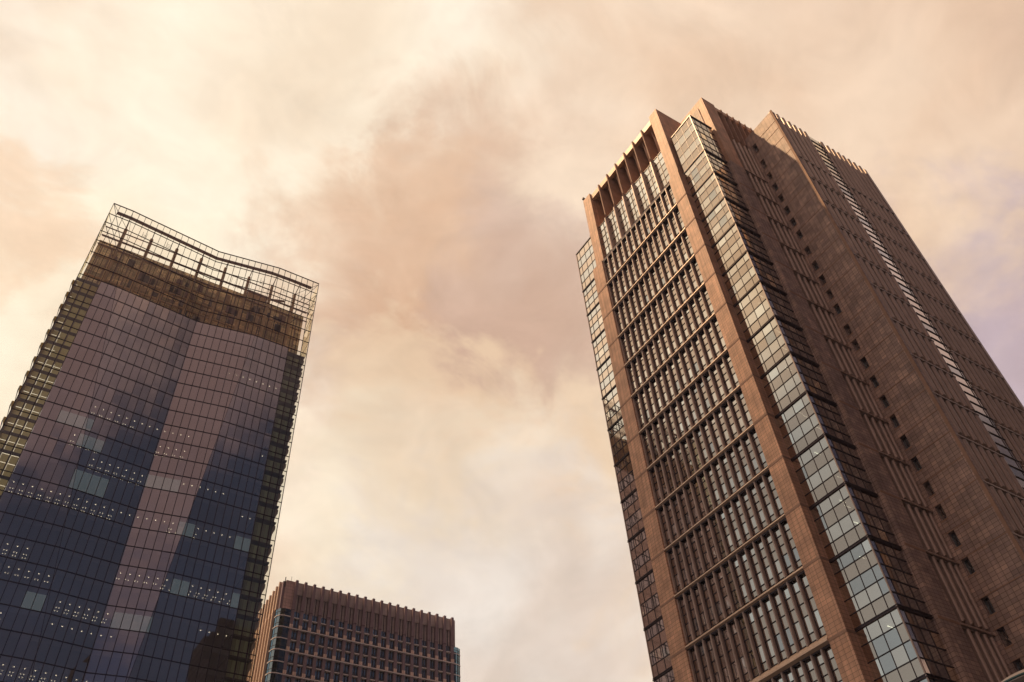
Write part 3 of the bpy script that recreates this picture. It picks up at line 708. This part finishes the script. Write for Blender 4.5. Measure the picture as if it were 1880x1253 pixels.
    for z in (188.6, 184.4, 180.2, 176.2, 172.2): m.box(-13.1, 44.5, 168.55, 169.02, z-.25, z+.15, M['col'])
    for x in [-12+2.6*k for k in range(22)]:
        m.box(x, x+.25, 168.75, 169.04, 166, 190.3, M['steel'])
    for k in range(60):
        x = random.uniform(-12.5, 42); z = random.choice([185, 181, 177, 173, 168.5]); w = random.uniform(.8, 2.2)
        m.box(x, x+w, 168.7, 169.03, z, z+random.uniform(1.2, 3), random.choice([M['steel'], M['col'], M['slab'], M['scallop']]))
    obj('plant_equipment', m, T)
    m = MB(); m.box(27.8, 33.6, 171, 177, 190.75, 195.2, M['col']); m.box(27.6, 33.8, 170.8, 177.2, 195.2, 195.5, M['steel']); m.tube((33.0, 172, 195.4), (38.6, 171, 196.4), .35, M['steel'], 8); obj('roof_crane', m, T)
glass_tower()

# ------------------------------------------------------------------ red-brown tower in the middle distance
def hotel_tower():
    T = thing('hotel_tower', 'reddish brown tower with ribbed top storeys, low between the two bigger towers', 'tower block', (76.6, 240, G))
    px = [76.8 + 2.973*i for i in range(20)]
    m = MB(); m.box(75.8, 134.0, 242.2, 285, G, 149.6, M['red_panel']); m.box(73.2, 75.9, 243.2, 285, G, 149.6, M['red_panel']); m.box(134, 136.3, 243.5, 283, G, 139.8, M['interior_dark']); obj('core_wall', m, T)
    # ribbed crown
    for x in px:
        m = MB(); m.loft([[(x-.62, 240.15, 140.0), (x+.5, 240.15, 140.0), (x+.5, 242.2, 140.0), (x-.62, 242.2, 140.0)], [(x-.42, 239.95, 150.2), (x+.42, 239.95, 150.2), (x+.42, 242.2, 150.2), (x-.42, 242.2, 150.2)]], M['red']); obj('rib', m, T)
        m = MB(); m.box(x-.52, x+.52, 240.35, 242.2, G, 139.95, M['red']); obj('pier', m, T)
    for i in range(19):
        a, b = px[i], px[i+1]; m = MB()
        m.box(a+.43, b-.43, 240.9, 242.2, 145.6, 149.95, M['red_panel'])
        m.box(a+.5, b-.6, 241.3, 242.2, 140.0, 145.6, M['red_panel'])
        c = (a+b)/2
        m.box(c-.11, c+.11, 241.1, 241.34, 140.0, 145.6, M['groove']); m.box(a+.5, a+.62, 241.15, 241.33, 140, 145.6, M['groove'])
        obj('crown_panel', m, T)
    m = MB(); m.box(73.4, 76.35, 240.75, 243.2, 140.0, 149.9, M['pink']); obj('corner_panel', m, T)
    m = MB(); m.box(72.6, 73.38, 241.2, 243.4, 140.0, 149.6, M['red']); m.box(73.0, 73.2, 240.9, 241.15, 147.6, 151.0, M['groove']); obj('rib', m, T)
    m = MB(); m.box(133.7, 134.7, 241.0, 244, 140.2, 149.9, M['red_panel']); obj('corner_panel', m, T)
    # storeys
    fl = [137.5 - 3.7*k for k in range(37)]
    wins = []; blocks = []
    zt = 139.9
    for n, z in enumerate(fl):
        if z < G+1: break
        for i in range(19):
            a, b = px[i]+.52, px[i+1]-.52; c = (a+b)/2
            if z < 60 and False: continue
            m = MB(); m.face([(a, 241.2, z), (b, 241.2, z), (b, 241.2, zt), (a, 241.2, zt)], M['hot_win'])
            m.box(c-.16, c+.16, 241.0, 241.22, z, zt, M['groove']); m.box(a, a+.16, 241.0, 241.22, z, zt, M['groove']); m.box(b-.16, b, 241.0, 241.22, z, zt, M['groove'])
            if n: m.box(a, b, 240.98, 241.22, z+.1, z+.9, M['groove']); m.box(a+.16, b-.16, 240.97, 241.0, z+1.25, z+1.36, M['groove'])
            m.box(a+.1, b-.1, 240.35, 241.2, z-.13, z+.12, M['pale'])
            wins.append(m)
            if n % 2 == 1:
                pass
        if n % 2 == 1:
            m = MB()
            m.box(75.8, 134.4, 240.1, 240.33, z-.22, z+.1, M['pale']); obj('ledge', m, T)
            for x in px:
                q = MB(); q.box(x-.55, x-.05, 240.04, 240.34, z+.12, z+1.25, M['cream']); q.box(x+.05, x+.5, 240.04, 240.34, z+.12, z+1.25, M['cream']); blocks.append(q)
        # rounded glass corners
        for s, nm in ((0, 'l'), (1, 'r')):
            if s == 0: pts = [(76.25, 240.4), (74.3, 240.3), (73.0, 240.75), (72.3, 241.7), (72.1, 243.2)]
            else: pts = [(133.9, 240.6), (135.4, 240.7), (136.6, 241.3), (137.0, 242.4), (137.05, 244)]
            m = MB()
            for k in range(4):
                (xa, ya), (xb, yb) = pts[k], pts[k+1]
                m.face([(xa, ya, z), (xb, yb, z), (xb, yb, zt), (xa, ya, zt)], M['corner_win'])
                for (zz, hh, mm, o) in ((z, .14, M['pale'], .18), (z+1.3, .07, M['groove'], .06)):
                    dx, dy = (-o, -o) if s == 0 else (o, -o)
                    m.loft([[(xa, ya, zz-hh), (xa+dx*.6, ya+dy, zz-hh), (xa+dx*.6, ya+dy, zz+hh), (xa, ya, zz+hh)], [(xb, yb, zz-hh), (xb+dx, yb+dy*.6, zz-hh), (xb+dx, yb+dy*.6, zz+hh), (xb, yb, zz+hh)]], mm)
                m.tube((xb, yb, z), (xb, yb, zt), .08, M['groove'], 5)
            mm_ = MB(); obj('corner_window', m, T)
        zt = z
    many('window', wins, T); many('cream_block', blocks, T)
    m = MB(); m.box(72.4, 76.3, 241.9, 243.3, G, 139.5, M['interior_dark']); obj('interior_wall', m, T)
    # sunlit fins of the flank
    for j in range(13):
        y = 243.0 + 3.05*j
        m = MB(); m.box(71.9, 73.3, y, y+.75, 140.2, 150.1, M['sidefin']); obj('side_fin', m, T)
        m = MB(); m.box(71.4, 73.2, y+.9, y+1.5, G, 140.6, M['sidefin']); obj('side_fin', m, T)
        m = MB(); m.box(73.0, 73.25, y+.75, y+3.05, G, 149.5, M['hot_win'])
        for z in fl:
            if z > G: m.box(72.6, 73.0, y+.75, y+3.0, z-.15, z+.1, M['pale'])
        obj('flank_window', m, T)
    m = MB(); m.tube((75.0, 241, 149.9), (75.0, 241, 151.6), .06, M['groove'], 5); obj('antenna', m, T)
    T.rotation_euler.z = radians(-1.0)
hotel_tower()

# ------------------------------------------------------------------ street lamp: only the rim of its dish enters the frame
def street_lamp():
    c = ray(1925, 1264) * 9.0
    T = thing('street_lamp', 'round pale metal dish of a street lamp cut off at the lower right corner', 'street lamp', (c.x, c.y, G))
    m = MB(); n = 48; prof = [(.02, .10), (.25, .09), (.42, .05), (.50, 0.0), (.505, -.03), (.48, -.05), (.3, -.06), (.02, -.06)]
    loops = [[(c.x+r*cos(2*pi*k/n), c.y+r*sin(2*pi*k/n), c.z+h) for k in range(n)] for r, h in prof]
    m.loft(loops, M['lamp_metal']); obj('lamp_shade', m, T)
    m = MB(); m.loft([[(c.x+r*cos(2*pi*k/n), c.y+r*sin(2*pi*k/n), c.z+h) for k in range(n)] for r, h in ((.508, -.02), (.514, -.018), (.514, -.008), (.508, -.004))], M['lamp_rim']); obj('rim', m, T)
    m = MB(); m.tube((c.x, c.y, G), (c.x, c.y, c.z-.06), .07, M['lamp_rim'], 12); obj('pole', m, T)
M['lamp_metal'] = principled('pale_lamp_metal', (.45, .38, .34), .4, .3)
M['lamp_rim'] = principled('teal_rim', (.05, .10, .10), .4, .4)
street_lamp()

# ------------------------------------------------------------------ the tower seen only as a dark reflection, and an added sky blocker
def neighbour(name, label, cx, cy, w, d, h, taper=0):
    T = thing(name, label, 'tower', (cx, cy, G))
    m = MB(); m.box(cx-w/2, cx+w/2, cy-d/2, cy+d/2, G, h, M['dark_clad']); obj('wall', m, T)
    m = MB(); m.box(cx-w/2+5, cx+w/2-6, cy-d/2+4, cy+d/2-4, h, h+5, M['dark_clad']); m.box(cx-w/2+9, cx-w/2+13, cy-3, cy+3, h+5, h+8, M['dark_clad']); obj('plant_room', m, T)
    z = 6
    while z < h-3:
        m = MB(); m.box(cx-w/2-.05, cx+w/2+.05, cy-d/2-.05, cy+d/2+.05, z, z+1.7, M['dark_win']); obj('window_band', m, T); z += 4.2
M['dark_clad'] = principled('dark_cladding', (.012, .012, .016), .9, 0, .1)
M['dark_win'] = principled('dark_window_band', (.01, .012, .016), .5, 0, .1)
neighbour('sky_blocker', 'long plain block added out of view on the right to block low sky light', 165, -42, 210, 34, 100)  # unseen block, added to keep low sky light off the lower storeys
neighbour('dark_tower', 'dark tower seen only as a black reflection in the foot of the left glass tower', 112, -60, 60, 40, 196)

# ------------------------------------------------------------------ unseen cloud sheet, added on the sun side to shade the lower storeys
def added_cloud():
    m = mat('added_thin_cloud'); t = m.node_tree
    geo = nd(t, 'ShaderNodeNewGeometry')
    u = Vector((-.797, .604, 0)); v = Vector((.604, .797, 0))
    def dot(w):
        d = nd(t, 'ShaderNodeVectorMath', operation='DOT_PRODUCT'); lk(t, geo.outputs['Position'], d.inputs[0]); d.inputs[1].default_value = w; return d.outputs['Value']
    n = nd(t, 'ShaderNodeTexNoise'); n.inputs['Scale'].default_value = .012; n.inputs['Detail'].default_value = 5; lk(t, geo.outputs['Position'], n.inputs['Vector'])
    nz = nd(t, 'ShaderNodeMapRange'); nz.inputs['From Min'].default_value = .3; nz.inputs['From Max'].default_value = .7; nz.inputs['To Min'].default_value = -22; nz.inputs['To Max'].default_value = 22; lk(t, n.outputs[0], nz.inputs[0])
    def ramp(src, a, b):
        ad = nd(t, 'ShaderNodeMath', operation='ADD'); lk(t, src, ad.inputs[0]); lk(t, nz.outputs[0], ad.inputs[1])
        r = nd(t, 'ShaderNodeMapRange'); r.interpolation_type = 'SMOOTHSTEP'; r.inputs['From Min'].default_value = a; r.inputs['From Max'].default_value = b; lk(t, ad.outputs[0], r.inputs[0]); return r.outputs[0]
    a1 = ramp(dot(u), 532, 588); a2 = ramp(dot(v), 225, 165); a3 = ramp(dot(u), 800, 690); a4 = ramp(dot(v), -160, -60)
    def mul(a, b):
        q = nd(t, 'ShaderNodeMath', operation='MULTIPLY'); lk(t, a, q.inputs[0])
        if isinstance(b, float): q.inputs[1].default_value = b
        else: lk(t, b, q.inputs[1])
        return q.outputs[0]
    al = mul(mul(mul(mul(a1, a2), a3), a4), .95)
    tr = nd(t, 'ShaderNodeBsdfTransparent'); d = nd(t, 'ShaderNodeBsdfTranslucent'); d.inputs[0].default_value = (.9, .9, .9, 1)
    mx = nd(t, 'ShaderNodeMixShader'); lk(t, al, mx.inputs[0]); lk(t, tr.outputs[0], mx.inputs[1]); lk(t, d.outputs[0], mx.inputs[2])
    o = nd(t, 'ShaderNodeOutputMaterial'); lk(t, mx.outputs[0], o.inputs[0])
    c = MB(); pts = []
    for (a, b) in ((500, -180), (820, -180), (820, 240), (500, 240)):
        p = u*a + v*b; pts.append((p.x, p.y, 1500))
    c.face(pts, m); q = obj('added_cloud', c); q['kind'] = 'structure'
added_cloud()


# ------------------------------------------------------------------ thin mauve haze volume, added to lift the shadows
def added_haze():
    m = mat('shadow_lift_haze'); t = m.node_tree
    p = nd(t, 'ShaderNodeVolumePrincipled'); p.inputs['Color'].default_value = (.80, .76, .98, 1); p.inputs['Density'].default_value = .00017
    o = nd(t, 'ShaderNodeOutputMaterial'); lk(t, p.outputs[0], o.inputs['Volume'])
    b = MB(); b.box(-110, 290, -120, 330, G-1, 206, m); q = obj('added_haze', b); q['kind'] = 'stuff'
added_haze()
